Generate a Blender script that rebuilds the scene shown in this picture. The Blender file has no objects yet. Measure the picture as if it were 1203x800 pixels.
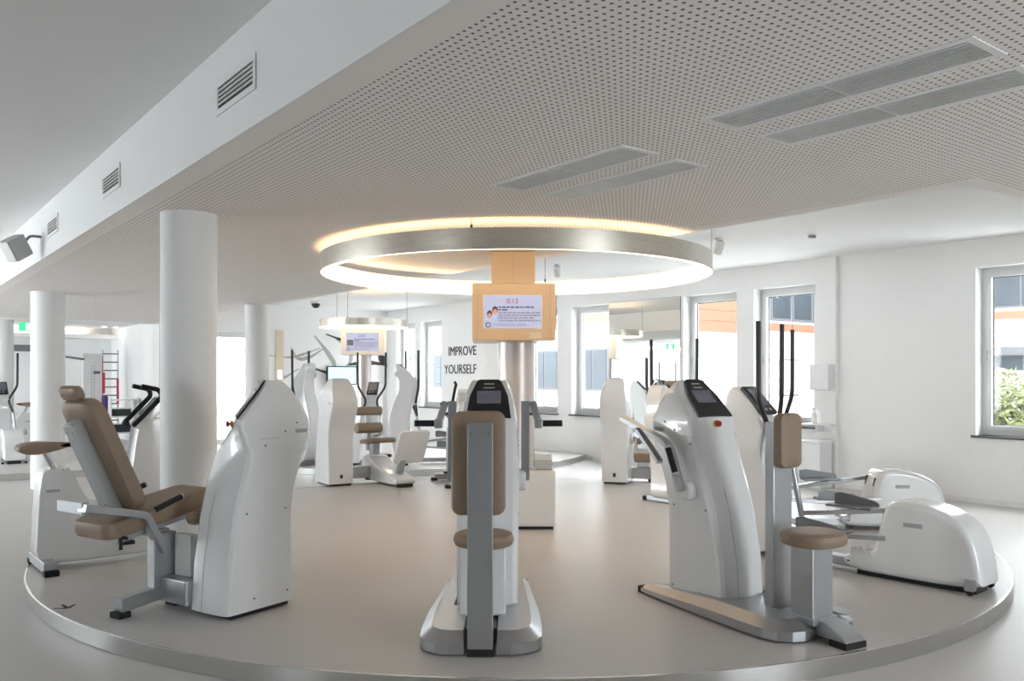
import bpy, bmesh, math, random
from mathutils import Vector, Matrix
random.seed(7)
PI = math.pi
S = bpy.context.scene
COL = S.collection
# ---------------------------------------------------------------- camera
F_PX, HOR, EYE = 1011.0, 443.0, 1.54
cam = bpy.data.objects.new('camera', bpy.data.cameras.new('camera'))
COL.objects.link(cam)
cam.location = (0, 0, EYE); cam.rotation_euler = (PI/2, 0, 0)
cam.data.sensor_width = 36.0; cam.data.lens = 36.0*F_PX/1203.0
cam.data.shift_y = (HOR-400.0)/1203.0
cam.data.clip_start = 0.05; cam.data.clip_end = 300
S.camera = cam
# ---------------------------------------------------------------- sky + view
SKY_STRENGTH = 7.5
W = bpy.data.worlds.new('sky'); S.world = W; W.use_nodes = True
bg = W.node_tree.nodes['Background']
bg.inputs[0].default_value = (0.94, 0.965, 1.0, 1); bg.inputs[1].default_value = SKY_STRENGTH
S.view_settings.view_transform = 'Standard'; S.view_settings.look = 'None'
S.view_settings.exposure = 1.44; S.view_settings.gamma = 1.0
S.view_settings.use_curve_mapping = False
# ---------------------------------------------------------------- room frame: u runs along the beam, v towards the window wall
ANG = math.radians(37.35)
SA, CA = math.sin(ANG), math.cos(ANG)
def UV(u, v, z=0.0): return Vector((-SA*u+CA*v, CA*u+SA*v, z))
def px(x, Y): return (x-601.5)/F_PX*Y
ZC, ZL, VW, UE = 3.23, 2.72, 10.9, 19.6      # ceiling, lowered ceiling, window wall, end wall
WT = 0.34
PZ = 0.10                                     # platform height
WIN = [(3.80, 4.93), (7.14, 8.20), (8.52, 9.60), (11.36, 12.40), (12.82, 13.86), (17.0, 17.92), (18.2, 19.1)]
WZ0, WZ1 = 0.83, 2.88
LEFTWIN = [(2.6, 3.4), (12.2, 14.1), (14.6, 16.5), (17.0, 18.9), (20.4, 22.8)]
LVW = -6.5
BACKWIN = [(4.2, 6.2)]
UB = -4.5
def portal(name, loc, rot, sx, sy):
    l = bpy.data.lights.new(name, 'AREA'); l.shape = 'RECTANGLE'; l.size = sx; l.size_y = sy
    l.cycles.is_portal = True
    o = bpy.data.objects.new(name, l); COL.objects.link(o); o.location = loc; o.rotation_euler = rot
    return o
for a, b in WIN:
    portal('window_portal', UV((a+b)/2, VW+WT+.05, (WZ0+WZ1)/2), (PI/2, 0, ANG+PI/2), b-a, WZ1-WZ0)
for a, b in LEFTWIN:
    portal('window_portal', UV((a+b)/2, LVW-WT-.05, 1.6), (PI/2, 0, ANG-PI/2), b-a, 2.4)
for a, b in BACKWIN:
    portal('window_portal', UV(UB-WT-.05, (a+b)/2, 1.6), (PI/2, 0, ANG), b-a, 2.4)
# ---------------------------------------------------------------- materials
def mat(name, col, rough=.5, metal=0.0, coat=0.0, spec=.5, noise=None, bump=None, emit=None, estr=0.0, aniso=None):
    m = bpy.data.materials.new(name); m.use_nodes = True
    nt = m.node_tree; b = nt.nodes['Principled BSDF']
    c = (*col, 1)
    b.inputs['Base Color'].default_value = c; b.inputs['Roughness'].default_value = rough
    b.inputs['Metallic'].default_value = metal; b.inputs['Coat Weight'].default_value = coat
    b.inputs['Coat Roughness'].default_value = .04
    b.inputs['Specular IOR Level'].default_value = spec
    tc = nt.nodes.new('ShaderNodeTexCoord')
    if noise:
        sc, amt = noise[0], noise[1]; stretch = noise[2] if len(noise) > 2 else (1, 1, 1)
        mp = nt.nodes.new('ShaderNodeMapping'); mp.inputs['Scale'].default_value = stretch
        nt.links.new(tc.outputs['Object'], mp.inputs[0])
        n = nt.nodes.new('ShaderNodeTexNoise'); n.inputs['Scale'].default_value = sc; n.inputs['Detail'].default_value = 4
        nt.links.new(mp.outputs[0], n.inputs['Vector'])
        r = nt.nodes.new('ShaderNodeMix'); r.data_type = 'RGBA'
        nt.links.new(n.outputs['Fac'], r.inputs[0])
        r.inputs[6].default_value = (*[x*(1-amt) for x in col], 1); r.inputs[7].default_value = (*[min(1, x*(1+amt)) for x in col], 1)
        nt.links.new(r.outputs[2], b.inputs['Base Color'])
    if bump:
        n2 = nt.nodes.new('ShaderNodeTexNoise'); n2.inputs['Scale'].default_value = bump[0]; n2.inputs['Detail'].default_value = 3
        nt.links.new(tc.outputs['Object'], n2.inputs['Vector'])
        bp = nt.nodes.new('ShaderNodeBump'); bp.inputs['Strength'].default_value = bump[1]; bp.inputs['Distance'].default_value = .002
        nt.links.new(n2.outputs['Fac'], bp.inputs['Height']); nt.links.new(bp.outputs[0], b.inputs['Normal'])
    if emit:
        b.inputs['Emission Color'].default_value = (*emit, 1); b.inputs['Emission Strength'].default_value = estr
    return m
M = {}
M['wall'] = mat('wall_paint', (.88, .88, .875), .75, noise=(6, .012), bump=(120, .12))
M['ceil'] = mat('ceiling_paint', (.87, .87, .865), .8, noise=(4, .012), bump=(90, .10))
M['column'] = mat('column_paint', (.86, .86, .86), .6, noise=(5, .01))
M['floor'] = mat('grey_vinyl', (.60, .58, .565), .40, spec=.12, noise=(90, .07), bump=(2.5, .03))
M['deck'] = mat('platform_vinyl', (.58, .555, .54), .36, spec=.14, noise=(90, .07), bump=(2.5, .03))
M['steel'] = mat('brushed_steel', (.66, .66, .65), .17, 1.0, noise=(30, .12, (1, 1, 18)))
M['ringsteel'] = mat('ring_steel', (.72, .69, .63), .30, 1.0, noise=(9, .16, (1, 1, 6)))
M['gloss'] = mat('white_gloss_plastic', (.82, .83, .84), .16, coat=.6, noise=(3, .01))
M['white'] = mat('white_plastic', (.80, .80, .80), .4, noise=(8, .015))
M['leather'] = mat('brown_leather', (.285, .205, .142), .5, noise=(25, .10), bump=(300, .25))
M['silver'] = mat('silver_paint', (.46, .475, .495), .33, .85, noise=(200, .06))
M['grey'] = mat('grey_paint', (.20, .21, .225), .4, .4, noise=(80, .06))
M['black'] = mat('black_plastic', (.014, .014, .016), .35, noise=(40, .2))
M['rubber'] = mat('black_rubber', (.012, .012, .012), .75, noise=(60, .2))
M['pole'] = mat('dark_pole_coating', (.022, .02, .024), .42, noise=(60, .15))
M['lcd'] = mat('grey_lcd', (.10, .10, .125), .25, noise=(40, .18), emit=(.45, .45, .60), estr=.03)
M['print'] = mat('light_print', (.55, .55, .55), .5, noise=(20, .05))
M['logo'] = mat('grey_logo_plate', (.42, .42, .43), .5, noise=(60, .10))
M['seam'] = mat('seam_joint_grey', (.42, .42, .43), .7, noise=(20, .05))  # one even grey for panel joints and slots
M['red'] = mat('red_knob', (.42, .02, .02), .3, coat=.4, noise=(30, .08))
M['yellow'] = mat('yellow_collar', (.62, .40, .03), .4, noise=(30, .08))
M['wood'] = mat('beige_wood', (.72, .52, .33), .32, coat=.2, noise=(7, .05, (1, 1, 14)))
M['screen'] = mat('screen_backlight', (.1, .1, .12), .2, noise=(3, .05), emit=(.58, .60, .80), estr=.30)
M['scr_red'] = mat('screen_red', (.08, .005, .01), .4, noise=(20, .05), emit=(.45, .01, .04), estr=.28)
M['scr_blue'] = mat('screen_dark_text', (.03, .04, .12), .4, noise=(20, .05), emit=(.10, .12, .30), estr=.15)
M['scr_grey'] = mat('screen_grey_text', (.08, .08, .10), .4, noise=(20, .05), emit=(.42, .43, .55), estr=.18)
M['scr_skin'] = mat('screen_skin', (.5, .25, .18), .4, noise=(60, .12), emit=(.55, .24, .18), estr=.22)
M['scr_hair'] = mat('screen_hair', (.03, .02, .02), .4, noise=(60, .12), emit=(.08, .04, .04), estr=.4)
M['scr_sky'] = mat('screen_photo_blue', (.3, .4, .6), .4, noise=(30, .08), emit=(.40, .48, .70), estr=.22)
M['frame'] = mat('window_frame_paint', (.66, .67, .67), .4, noise=(10, .02))
M['sill'] = mat('dark_stone_sill', (.07, .07, .075), .35, noise=(60, .25))
M['text'] = mat('black_wall_lettering', (.02, .02, .022), .6, noise=(40, .1))
M['hole'] = mat('grille_dark', (.035, .035, .04), .8, noise=(30, .1))
M['slat'] = mat('grille_slat', (.80, .80, .79), .45, .2, noise=(50, .06))
M['speaker'] = mat('grey_speaker', (.52, .52, .53), .5, noise=(100, .08))
M['led'] = mat('led_diffuser', (.9, .85, .75), .5, noise=(3, .02), emit=(1.0, .80, .50), estr=1.7)
M['ledup'] = mat('led_uplight', (.9, .8, .65), .5, noise=(3, .02), emit=(1.0, .60, .30), estr=2.6)
M['ledcove'] = mat('led_cove', (.9, .85, .75), .5, noise=(3, .02), emit=(1.0, .88, .74), estr=1.5)
M['lamp'] = mat('lamp_lens', (.9, .9, .9), .4, noise=(3, .02), emit=(1, .95, .88), estr=7)
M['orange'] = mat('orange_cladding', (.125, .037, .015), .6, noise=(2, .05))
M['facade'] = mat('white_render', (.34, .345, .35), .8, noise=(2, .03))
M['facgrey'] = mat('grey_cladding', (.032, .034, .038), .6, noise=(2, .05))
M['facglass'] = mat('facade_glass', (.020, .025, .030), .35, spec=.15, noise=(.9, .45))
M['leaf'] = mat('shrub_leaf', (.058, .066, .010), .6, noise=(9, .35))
M['bark'] = mat('shrub_bark', (.03, .02, .015), .8, noise=(20, .3))
M['ground'] = mat('pale_paving', (.42, .42, .41), .85, noise=(3, .08))
M['cyan'] = mat('cyan_screen', (.1, .3, .35), .3, noise=(6, .1), emit=(.35, .75, .82), estr=.8)
M['ink'] = mat('mural_grey_ink', (.42, .42, .40), .7, noise=(14, .35))
M['inkdark'] = mat('mural_dark_ink', (.05, .05, .05), .7, noise=(14, .5))
M['inkskin'] = mat('mural_orange_tone', (.55, .28, .17), .7, noise=(14, .25))
M['purple'] = mat('purple_foam', (.07, .03, .16), .6, noise=(20, .15))
M['redstrap'] = mat('red_strap', (.62, .04, .08), .6, noise=(20, .15))
M['green'] = mat('exit_green', (.02, .30, .14), .5, noise=(20, .05), emit=(.05, .55, .25), estr=.5)
M['signwhite'] = mat('exit_white', (.8, .85, .8), .5, noise=(20, .03), emit=(.8, .95, .85), estr=.5)
M['cream'] = mat('cream_board', (.84, .76, .68), .5, noise=(6, .03))
M['clad'] = mat('column_cladding', (.60, .56, .54), .42, .65, noise=(12, .05, (1, 1, .2)))
M['beige'] = mat('warm_panel', (.74, .62, .48), .6, noise=(6, .05))
# glass pane, mirror, acrylic
def glass_mat(name, tint, refl):
    m = bpy.data.materials.new(name); m.use_nodes = True; nt = m.node_tree; nt.nodes.clear()
    out = nt.nodes.new('ShaderNodeOutputMaterial'); mx = nt.nodes.new('ShaderNodeMixShader')
    t = nt.nodes.new('ShaderNodeBsdfTransparent'); g = nt.nodes.new('ShaderNodeBsdfGlossy')
    t.inputs[0].default_value = (*tint, 1); g.inputs['Roughness'].default_value = .02
    lw = nt.nodes.new('ShaderNodeLayerWeight'); lw.inputs[0].default_value = .5
    pw = nt.nodes.new('ShaderNodeMath'); pw.operation = 'POWER'; pw.inputs[1].default_value = 4.5
    ad = nt.nodes.new('ShaderNodeMath'); ad.operation = 'MULTIPLY_ADD'; ad.inputs[1].default_value = .6; ad.inputs[2].default_value = refl
    nt.links.new(lw.outputs['Facing'], pw.inputs[0]); nt.links.new(pw.outputs[0], ad.inputs[0])
    nt.links.new(ad.outputs[0], mx.inputs[0]); nt.links.new(t.outputs[0], mx.inputs[1]); nt.links.new(g.outputs[0], mx.inputs[2])
    nt.links.new(mx.outputs[0], out.inputs[0]); return m
M['glass'] = glass_mat('window_glass', (.95, .97, .97), .02)
M['acryl'] = glass_mat('clear_acrylic', (.88, .90, .90), .04)
M['mirror'] = mat('mirror_silver', (.88, .90, .89), .0, 1.0)
# perforated plaster: a grid of round holes drawn as dark dots in the colour
def perf_mat():
    m = bpy.data.materials.new('perforated_plaster'); m.use_nodes = True; nt = m.node_tree
    b = nt.nodes['Principled BSDF']; b.inputs['Roughness'].default_value = .8
    N = nt.nodes.new; L = nt.links.new
    tc = N('ShaderNodeTexCoord'); mp = N('ShaderNodeMapping'); mp.inputs['Rotation'].default_value = (0, 0, -ANG)
    L(tc.outputs['Object'], mp.inputs[0])
    sp = N('ShaderNodeSeparateXYZ'); L(mp.outputs[0], sp.inputs[0])     # x -> v, y -> u
    def ma(op, a, bb=None, c=None):
        n = N('ShaderNodeMath'); n.operation = op
        for i, q in enumerate((a, bb, c)):
            if q is None: continue
            if isinstance(q, (int, float)): n.inputs[i].default_value = q
            else: L(q, n.inputs[i])
        return n.outputs[0]
    P = 0.0355
    fx = ma('SUBTRACT', ma('FRACT', ma('DIVIDE', sp.outputs[0], P)), .5)
    fy = ma('SUBTRACT', ma('FRACT', ma('DIVIDE', sp.outputs[1], P)), .5)
    d = ma('SQRT', ma('ADD', ma('MULTIPLY', fx, fx), ma('MULTIPLY', fy, fy)))
    hole = ma('LESS_THAN', d, 0.0070/P)
    inv = ma('GREATER_THAN', sp.outputs[0], 1.63)
    a1 = ma('LESS_THAN', sp.outputs[0], 5.30); a2 = ma('LESS_THAN', sp.outputs[1], 2.37)
    msk = ma('MULTIPLY', inv, ma('MAXIMUM', a1, a2))
    hole = ma('MULTIPLY', hole, msk)
    mx = N('ShaderNodeMix'); mx.data_type = 'RGBA'
    mx.inputs[6].default_value = (.93, .885, .845, 1); mx.inputs[7].default_value = (.17, .15, .145, 1)
    L(hole, mx.inputs[0]); L(mx.outputs[2], b.inputs['Base Color'])
    return m
M['perf'] = perf_mat()
# ---------------------------------------------------------------- mesh helpers
def add_box(bm, x0, x1, y0, y1, z0, z1, mtx=None, bevel=0, seg=2):
    vs = [bm.verts.new((x, y, z)) for x in (x0, x1) for y in (y0, y1) for z in (z0, z1)]
    q = [(0, 1, 3, 2), (4, 6, 7, 5), (0, 4, 5, 1), (2, 3, 7, 6), (0, 2, 6, 4), (1, 5, 7, 3)]
    fs = [bm.faces.new([vs[i] for i in f]) for f in q]
    if bevel > 0:
        es = list({e for f in fs for e in f.edges})
        r = bmesh.ops.bevel(bm, geom=es, offset=bevel, segments=seg, affect='EDGES', profile=.5)
        vs = list({v for f in r['faces'] for v in f.verts} | {v for v in vs if v.is_valid})
    if mtx is not None:
        bmesh.ops.transform(bm, matrix=mtx, verts=[v for v in vs if v.is_valid])
    return vs
def box(x0, x1, y0, y1, z0, z1, bevel=0, mtx=None, seg=2):
    bm = bmesh.new(); add_box(bm, x0, x1, y0, y1, z0, z1, None, bevel, seg)
    if mtx is not None: bm.transform(mtx)
    return bm
def fillet(pts, r, n=5):
    pts = [Vector(p) for p in pts]; out = [pts[0]]
    for i in range(1, len(pts)-1):
        a, b, c = pts[i-1], pts[i], pts[i+1]
        d1 = (a-b); d2 = (c-b); rr = min(r, d1.length*.45, d2.length*.45)
        p0 = b+d1.normalized()*rr; p1 = b+d2.normalized()*rr
        for k in range(n+1):
            t = k/n; out.append(p0*(1-t)**2+b*2*t*(1-t)+p1*t*t)
    out.append(pts[-1]); return out
def add_tube(bm, pts, rad, n=10, rect=None, up=(0, 0, 1), caps=True):
    pts = [Vector(p) for p in pts]; rings = []
    up = Vector(up)
    for i, p in enumerate(pts):
        t = (pts[min(i+1, len(pts)-1)]-pts[max(i-1, 0)]).normalized()
        a = t.cross(up)
        if a.length < 1e-3: a = t.cross(Vector((1, 0, 0)) if abs(t.x) < .9 else Vector((0, 1, 0)))
        a.normalize(); b = a.cross(t).normalized()
        if rect:
            w, h = rect; c = min(w, h)*.18
            loc = [(-w, -h+c), (-w+c, -h), (w-c, -h), (w, -h+c), (w, h-c), (w-c, h), (-w+c, h), (-w, h-c)]
        else:
            r = rad[i] if isinstance(rad, (list, tuple)) else rad
            loc = [(r*math.cos(2*PI*k/n), r*math.sin(2*PI*k/n)) for k in range(n)]
        rings.append([bm.verts.new(p+a*q[0]+b*q[1]) for q in loc])
    for r0, r1 in zip(rings, rings[1:]):
        k = len(r0)
        for j in range(k): bm.faces.new((r0[j], r0[(j+1) % k], r1[(j+1) % k], r1[j]))
    if caps: bm.faces.new(list(reversed(rings[0]))); bm.faces.new(rings[-1])
def tube(pts, rad=.01, n=10, rect=None, up=(0, 0, 1)):
    bm = bmesh.new(); add_tube(bm, pts, rad, n, rect, up); return bm
def lathe(prof, n=32, mtx=None):
    """prof: list of (r, z)"""
    bm = bmesh.new(); rings = []
    for r, z in prof:
        rings.append([bm.verts.new((r*math.cos(2*PI*k/n), r*math.sin(2*PI*k/n), z)) for k in range(n)])
    for r0, r1 in zip(rings, rings[1:]):
        for j in range(n): bm.faces.new((r0[j], r0[(j+1) % n], r1[(j+1) % n], r1[j]))
    bm.faces.new(list(reversed(rings[0]))); bm.faces.new(rings[-1])
    if mtx is not None: bm.transform(mtx)
    return bm
def loft(rings, caps=True):
    bm = bmesh.new(); R = [[bm.verts.new(p) for p in r] for r in rings]
    n = len(R[0])
    for r0, r1 in zip(R, R[1:]):
        for j in range(n): bm.faces.new((r0[j], r0[(j+1) % n], r1[(j+1) % n], r1[j]))
    if caps: bm.faces.new(list(reversed(R[0]))); bm.faces.new(R[-1])
    return bm
def smooth_poly(pts, it=2):
    for _ in range(it):
        q = []
        for i in range(len(pts)):
            a, b = pts[i], pts[(i+1) % len(pts)]
            q.append((a[0]*.75+b[0]*.25, a[1]*.75+b[1]*.25)); q.append((a[0]*.25+b[0]*.75, a[1]*.25+b[1]*.75))
        pts = q
    return pts
def extrude_profile(prof, w, bev=0.0, taper=None):
    """closed profile (y, z) extruded along x over -w..w with rounded edges; taper(y,z)-> width factor"""
    cy = sum(p[0] for p in prof)/len(prof); cz = sum(p[1] for p in prof)/len(prof)
    rings = []
    steps = [(-w, bev), (-w+bev*.3, bev*.3), (-w+bev, 0), (w-bev, 0), (w-bev*.3, bev*.3), (w, bev)] if bev > 0 else [(-w, 0), (w, 0)]
    for x, ins in steps:
        ring = []
        for i, p in enumerate(prof):
            a, b = prof[i-1], prof[(i+1) % len(prof)]
            t = Vector((b[0]-a[0], b[1]-a[1])); t.normalize() if t.length else None
            nrm = Vector((t.y, -t.x))
            if nrm.dot(Vector((p[0]-cy, p[1]-cz))) < 0: nrm = -nrm
            f = taper(*p) if taper else 1.0
            ring.append((x*f, p[0]-nrm.x*ins, p[1]-nrm.y*ins))
        rings.append(ring)
    bm = loft(rings); return bm
def plan_prism(levels):
    """levels: list of (polygon [(x,y)], z) of equal length"""
    return loft([[(p[0], p[1], z) for p in poly] for poly, z in levels])
def pad(sx, sy, sz, r=.03, mtx=None, corner=None):
    """cushion: rounded box centred at origin with rounded plan corners (in x-y) and soft edges"""
    corner = corner if corner else min(sx, sy)*.3
    poly = []
    for cx, cy, a0 in ((sx/2-corner, sy/2-corner, 0), (-sx/2+corner, sy/2-corner, PI/2), (-sx/2+corner, -sy/2+corner, PI), (sx/2-corner, -sy/2+corner, 1.5*PI)):
        for k in range(6):
            a = a0+PI/2*k/5; poly.append((cx+corner*math.cos(a), cy+corner*math.sin(a)))
    def ins(d):
        return [(p[0]*(1-2*d/sx), p[1]*(1-2*d/sy)) for p in poly]
    r = min(r, sz*.45)
    lv = [(ins(r), -sz/2), (ins(r*.3), -sz/2+r*.3), (ins(0), -sz/2+r), (ins(0), sz/2-r), (ins(r*.3), sz/2-r*.3), (ins(r), sz/2), (ins(r*2.2), sz/2+r*.08)]
    bm = plan_prism(lv)
    if mtx is not None: bm.transform(mtx)
    return bm
def obj(name, bm, m, parent=None, sharp=38):
    me = bpy.data.meshes.new(name)
    bmesh.ops.recalc_face_normals(bm, faces=bm.faces[:])
    bm.to_mesh(me); bm.free()
    for p in me.polygons: p.use_smooth = True
    me.set_sharp_from_angle(angle=math.radians(sharp))
    me.materials.append(M[m] if isinstance(m, str) else m)
    o = bpy.data.objects.new(name, me); COL.objects.link(o)
    if parent: o.parent = parent
    if 8 < len(me.polygons) < 3000:
        w = o.modifiers.new('even_shading', 'WEIGHTED_NORMAL'); w.keep_sharp = True; w.weight = 60
    return o
def tag(o, label, cat, group=None, kind=None):
    o['label'] = label; o['category'] = cat
    if group: o['group'] = group
    if kind: o['kind'] = kind
    return o
def thing(name, label, cat, loc=(0, 0, 0), rz=0.0, group=None, kind=None):
    o = bpy.data.objects.new(name, None); COL.objects.link(o); o.empty_display_size = .2
    o.location = loc; o.rotation_euler = (0, 0, rz)
    return tag(o, label, cat, group, kind)
def dup(root, loc, rz, label, group=None):
    r = root.copy(); COL.objects.link(r); r.location = loc; r.rotation_euler = (0, 0, rz); r['label'] = label
    if group: r['group'] = group
    for ch in list(root.children):
        c = ch.copy(); COL.objects.link(c); c.parent = r
        for g in ch.children:
            d = g.copy(); COL.objects.link(d); d.parent = c
    return r
def heading(fx, fy): return math.atan2(-fx, fy)       # rotation that turns local +y to (fx, fy)
def T(x, y, z): return Matrix.Translation((x, y, z))
def RX(a): return Matrix.Rotation(a, 4, 'X')
def RY(a): return Matrix.Rotation(a, 4, 'Y')
def RZ(a): return Matrix.Rotation(a, 4, 'Z')
def text_bm(s, size, depth=.003, align='CENTER', sx=1.0):
    c = bpy.data.curves.new('lettering', 'FONT'); c.body = s; c.size = size; c.extrude = depth; c.align_x = align; c.resolution_u = 3
    o = bpy.data.objects.new('lettering', c); COL.objects.link(o)
    dg = bpy.context.evaluated_depsgraph_get(); me = bpy.data.meshes.new_from_object(o.evaluated_get(dg))
    bm = bmesh.new(); bm.from_mesh(me); bm.transform(Matrix.Diagonal((sx, 1, 1, 1)))
    bpy.data.objects.remove(o); bpy.data.curves.remove(c); bpy.data.meshes.remove(me)
    return bm
RUV = RZ(ANG)             # local x -> v, local y -> u
def ubox(bm, u0, u1, v0, v1, z0, z1): return add_box(bm, v0, v1, u0, u1, z0, z1, RUV)
def struct(name, bm, m, label, cat): return tag(obj(name, bm, m), label, cat, kind='structure')

# ================================================================ the building
bm = bmesh.new(); ubox(bm, UB-WT, 27, LVW-WT, VW+WT, -.12, 0); struct('floor', bm, 'floor', 'glossy warm grey vinyl floor of the whole gym', 'floor')
bm = bmesh.new(); ubox(bm, UB-WT, 27, LVW-WT, VW+WT, ZC, ZC+.12); struct('ceiling', bm, 'ceil', 'plain white upper ceiling left of the beam and by the windows', 'ceiling')
bm = bmesh.new()
ubox(bm, UB, UE, 1.5, 5.42, ZL, ZC); ubox(bm, UB, 2.49, 5.42, VW, ZL, ZC)
struct('ceiling_lowered', bm, 'perf', 'lowered white ceiling with rows of small round holes', 'ceiling')
# plain white face of the beam (a skin over the side of the lowered ceiling)
bm = bmesh.new(); ubox(bm, UB, UE, 1.485, 1.5, ZL, ZC)
struct('trim_1', bm, 'wall', 'long white beam face with ventilation slots on the left', 'beam')
def wall_u(name, v0, v1, u0, u1, wins, z0, z1, label, zt=ZC, bottom=None):
    bm = bmesh.new(); c = u0
    for a, b in sorted(wins):
        ubox(bm, c, a, v0, v1, 0, zt); ubox(bm, a, b, v0, v1, z1, zt)
        if z0 > 0: ubox(bm, a, b, v0, v1, 0, z0)
        c = b
    ubox(bm, c, u1, v0, v1, 0, zt)
    return struct(name, bm, 'wall', label, 'wall')
wall_u('wall_right', VW, VW+WT, UB-WT, UE+.3, WIN, WZ0, WZ1, 'long white wall with the row of tall windows')
wall_u('wall_left', LVW-WT, LVW, UB-WT, 27, LEFTWIN, .4, 2.8, 'white window wall on the far left side')
bm = bmesh.new(); c = LVW
for a, b in BACKWIN:
    ubox(bm, UB-WT, UB, c, a, 0, ZC); ubox(bm, UB-WT, UB, a, b, 2.8, ZC); ubox(bm, UB-WT, UB, a, b, 0, .4); c = b
ubox(bm, UB-WT, UB, c, VW, 0, ZC); struct('wall_back', bm, 'wall', 'white window wall behind the viewer', 'wall')
# end wall with the wide opening on the left and a glazed door
DV0, DV1 = 6.35, 7.55
bm = bmesh.new()
ubox(bm, UE, UE+.25, 5.27, DV0, 0, ZC); ubox(bm, UE, UE+.25, DV0, DV1, 2.57, ZC); ubox(bm, UE, UE+.25, DV1, VW, 0, ZC)
ubox(bm, UE, UE+.25, LVW, 5.27, 2.70, ZC)
struct('wall_end', bm, 'wall', 'white far end wall with the grey ink mural', 'wall')
bm = bmesh.new(); ubox(bm, 24.0, 24.2, LVW, 5.5, 0, ZC); ubox(bm, UE+.25, 24, 5.27, 5.5, 0, ZC)
struct('wall_far', bm, 'wall', 'white back wall of the far room behind the columns', 'wall')
bm = bmesh.new(); ubox(bm, UE+.25, 24, LVW, 5.27, 2.78, 2.84); ubox(bm, 23.3, 23.35, LVW, 5.27, 2.50, 2.60); ubox(bm, 23.35, 24, LVW, 5.27, 2.50, 2.53)
struct('ceiling_far', bm, 'ceil', 'white ceiling with light cove of the far room', 'ceiling')
bm = bmesh.new(); ubox(bm, 23.9, 23.99, LVW, 4.6, 2.54, 2.76)
tag(obj('cove_light', bm, 'ledcove'), 'long warm white strip of cove light in the far room', 'light')
# baseboards
bm = bmesh.new(); ubox(bm, UB, UE, VW-.012, VW, 0, .06); struct('baseboard_right', bm, 'white', 'low white skirting along the window wall', 'baseboard')
# pilaster
bm = bmesh.new(); ubox(bm, 6.78, 7.08, VW-.07, VW, 0, ZC); struct('trim_2', bm, 'wall', 'shallow white pilaster between the right windows', 'pilaster')
# columns
for x, y, r, zt, lab in ((-2.346, 6.25, .195, ZL, 'thick white round column rising behind the tan leg machine seat'),
                     (-6.47, 12.0, .215, ZL, 'white round column further left along the beam'),
                     (-10.45, 17.6, .23, ZL, 'white round column at the left picture edge'),
                     (-4.18, 14.1, .19, ZL, 'slim distant white column beside the bright glazed door')):
    o = tag(obj('column', lathe([(r, 0), (r, zt)], 48), 'column'), lab, 'column', kind='structure'); o.location = (x, y, 0)
# windows
def window(n, u0, u1, label, mull=None, hand='left'):
    w = u1-u0; t = thing('window_%d' % n, label, 'window', UV((u0+u1)/2, VW, WZ0), ANG, kind='structure')
    h = WZ1-WZ0; hw = w/2; F = .075; x0, x1 = .17, .24
    bm = bmesh.new()
    for a, b, c, d in ((-hw, hw, 0, F), (-hw, hw, h-F, h), (-hw, -hw+F, F, h-F), (hw-F, hw, F, h-F)): add_box(bm, x0, x1, a, b, c, d)
    obj('outer_frame', bm, 'frame', t)
    bm = bmesh.new(); g = .055; i = F-.012
    for a, b, c, d in ((-hw+i, hw-i, i, i+g), (-hw+i, hw-i, h-i-g, h-i), (-hw+i, -hw+i+g, i+g, h-i-g), (hw-i-g, hw-i, i+g, h-i-g)): add_box(bm, x0-.02, x1-.01, a, b, c, d)
    sash = obj('sash', bm, 'frame', t)
    obj('pane', box(x0+.02, x0+.028, -hw+i+g, hw-i-g, i+g, h-i-g), 'glass', t)
    bm = bmesh.new()
    for a, b, c, d in ((-hw+i+g, hw-i-g, i+g, i+g+.012), (-hw+i+g, hw-i-g, h-i-g-.012, h-i-g), (-hw+i+g, -hw+i+g+.012, i+g, h-i-g), (hw-i-g-.012, hw-i-g, i+g, h-i-g)): add_box(bm, x0+.03, x0+.042, a, b, c, d)
    obj('gasket', bm, 'black', t)
    s = 1 if hand == 'left' else -1
    hy = s*(hw-i-g/2)
    bm = box(x0-.032, x0-.02, hy-.014, hy+.014, .98, 1.06, .004); add_tube(bm, [(x0-.03, hy, 1.03), (x0-.06, hy, 1.03), (x0-.06, hy, .92)], .009)
    obj('handle', bm, 'silver', t)
    sl = obj('window_sill', box(-.05, .17, -hw-.04, hw+.04, -.03, 0, .004), 'sill', t)
    return t
wl = ['right-hand window with green shrub outside and dark sill', 'window behind the black cross trainer poles, orange band outside',
      'window showing a large orange wall panel outside', 'window just left of the mirror', 'window directly behind the metal clad centre column',
      'narrow window left of the wall lettering', 'narrow far window in the room corner behind the round lamp']
for i, (a, b) in enumerate(WIN): window(i+1, a, b, wl[i])
# frames and panes for the windows out of view so that the light comes through real openings
def plain_window(n, c, rz, w, label):
    t = thing('window_%d' % n, label, 'window', c, rz, kind='structure'); bm = bmesh.new(); hw = w/2; h = 2.4
    for a, b, cc, d in ((-hw, hw, 0, .07), (-hw, hw, h-.07, h), (-hw, -hw+.07, .07, h-.07), (hw-.07, hw, .07, h-.07), (-.03, .03, .07, h-.07)): add_box(bm, .15, .22, a, b, cc, d)
    obj('outer_frame', bm, 'frame', t)
    for s in (-1, 1): obj('pane', box(.18, .188, min(s*.03, s*(hw-.07)), max(s*.03, s*(hw-.07)), .07, h-.07), 'glass', t)
n = 8
for i, (a, b) in enumerate(LEFTWIN): plain_window(n, UV((a+b)/2, LVW, .4), ANG+PI, b-a, '%s two-pane window of the left wall counted from the viewer' % ('first', 'second', 'third', 'fourth', 'fifth')[i]); n += 1
for i, (a, b) in enumerate(BACKWIN): plain_window(n, UV(UB, (a+b)/2, .4), ANG-PI/2, b-a, 'two-pane window of the wall behind the viewer'); n += 1
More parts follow.
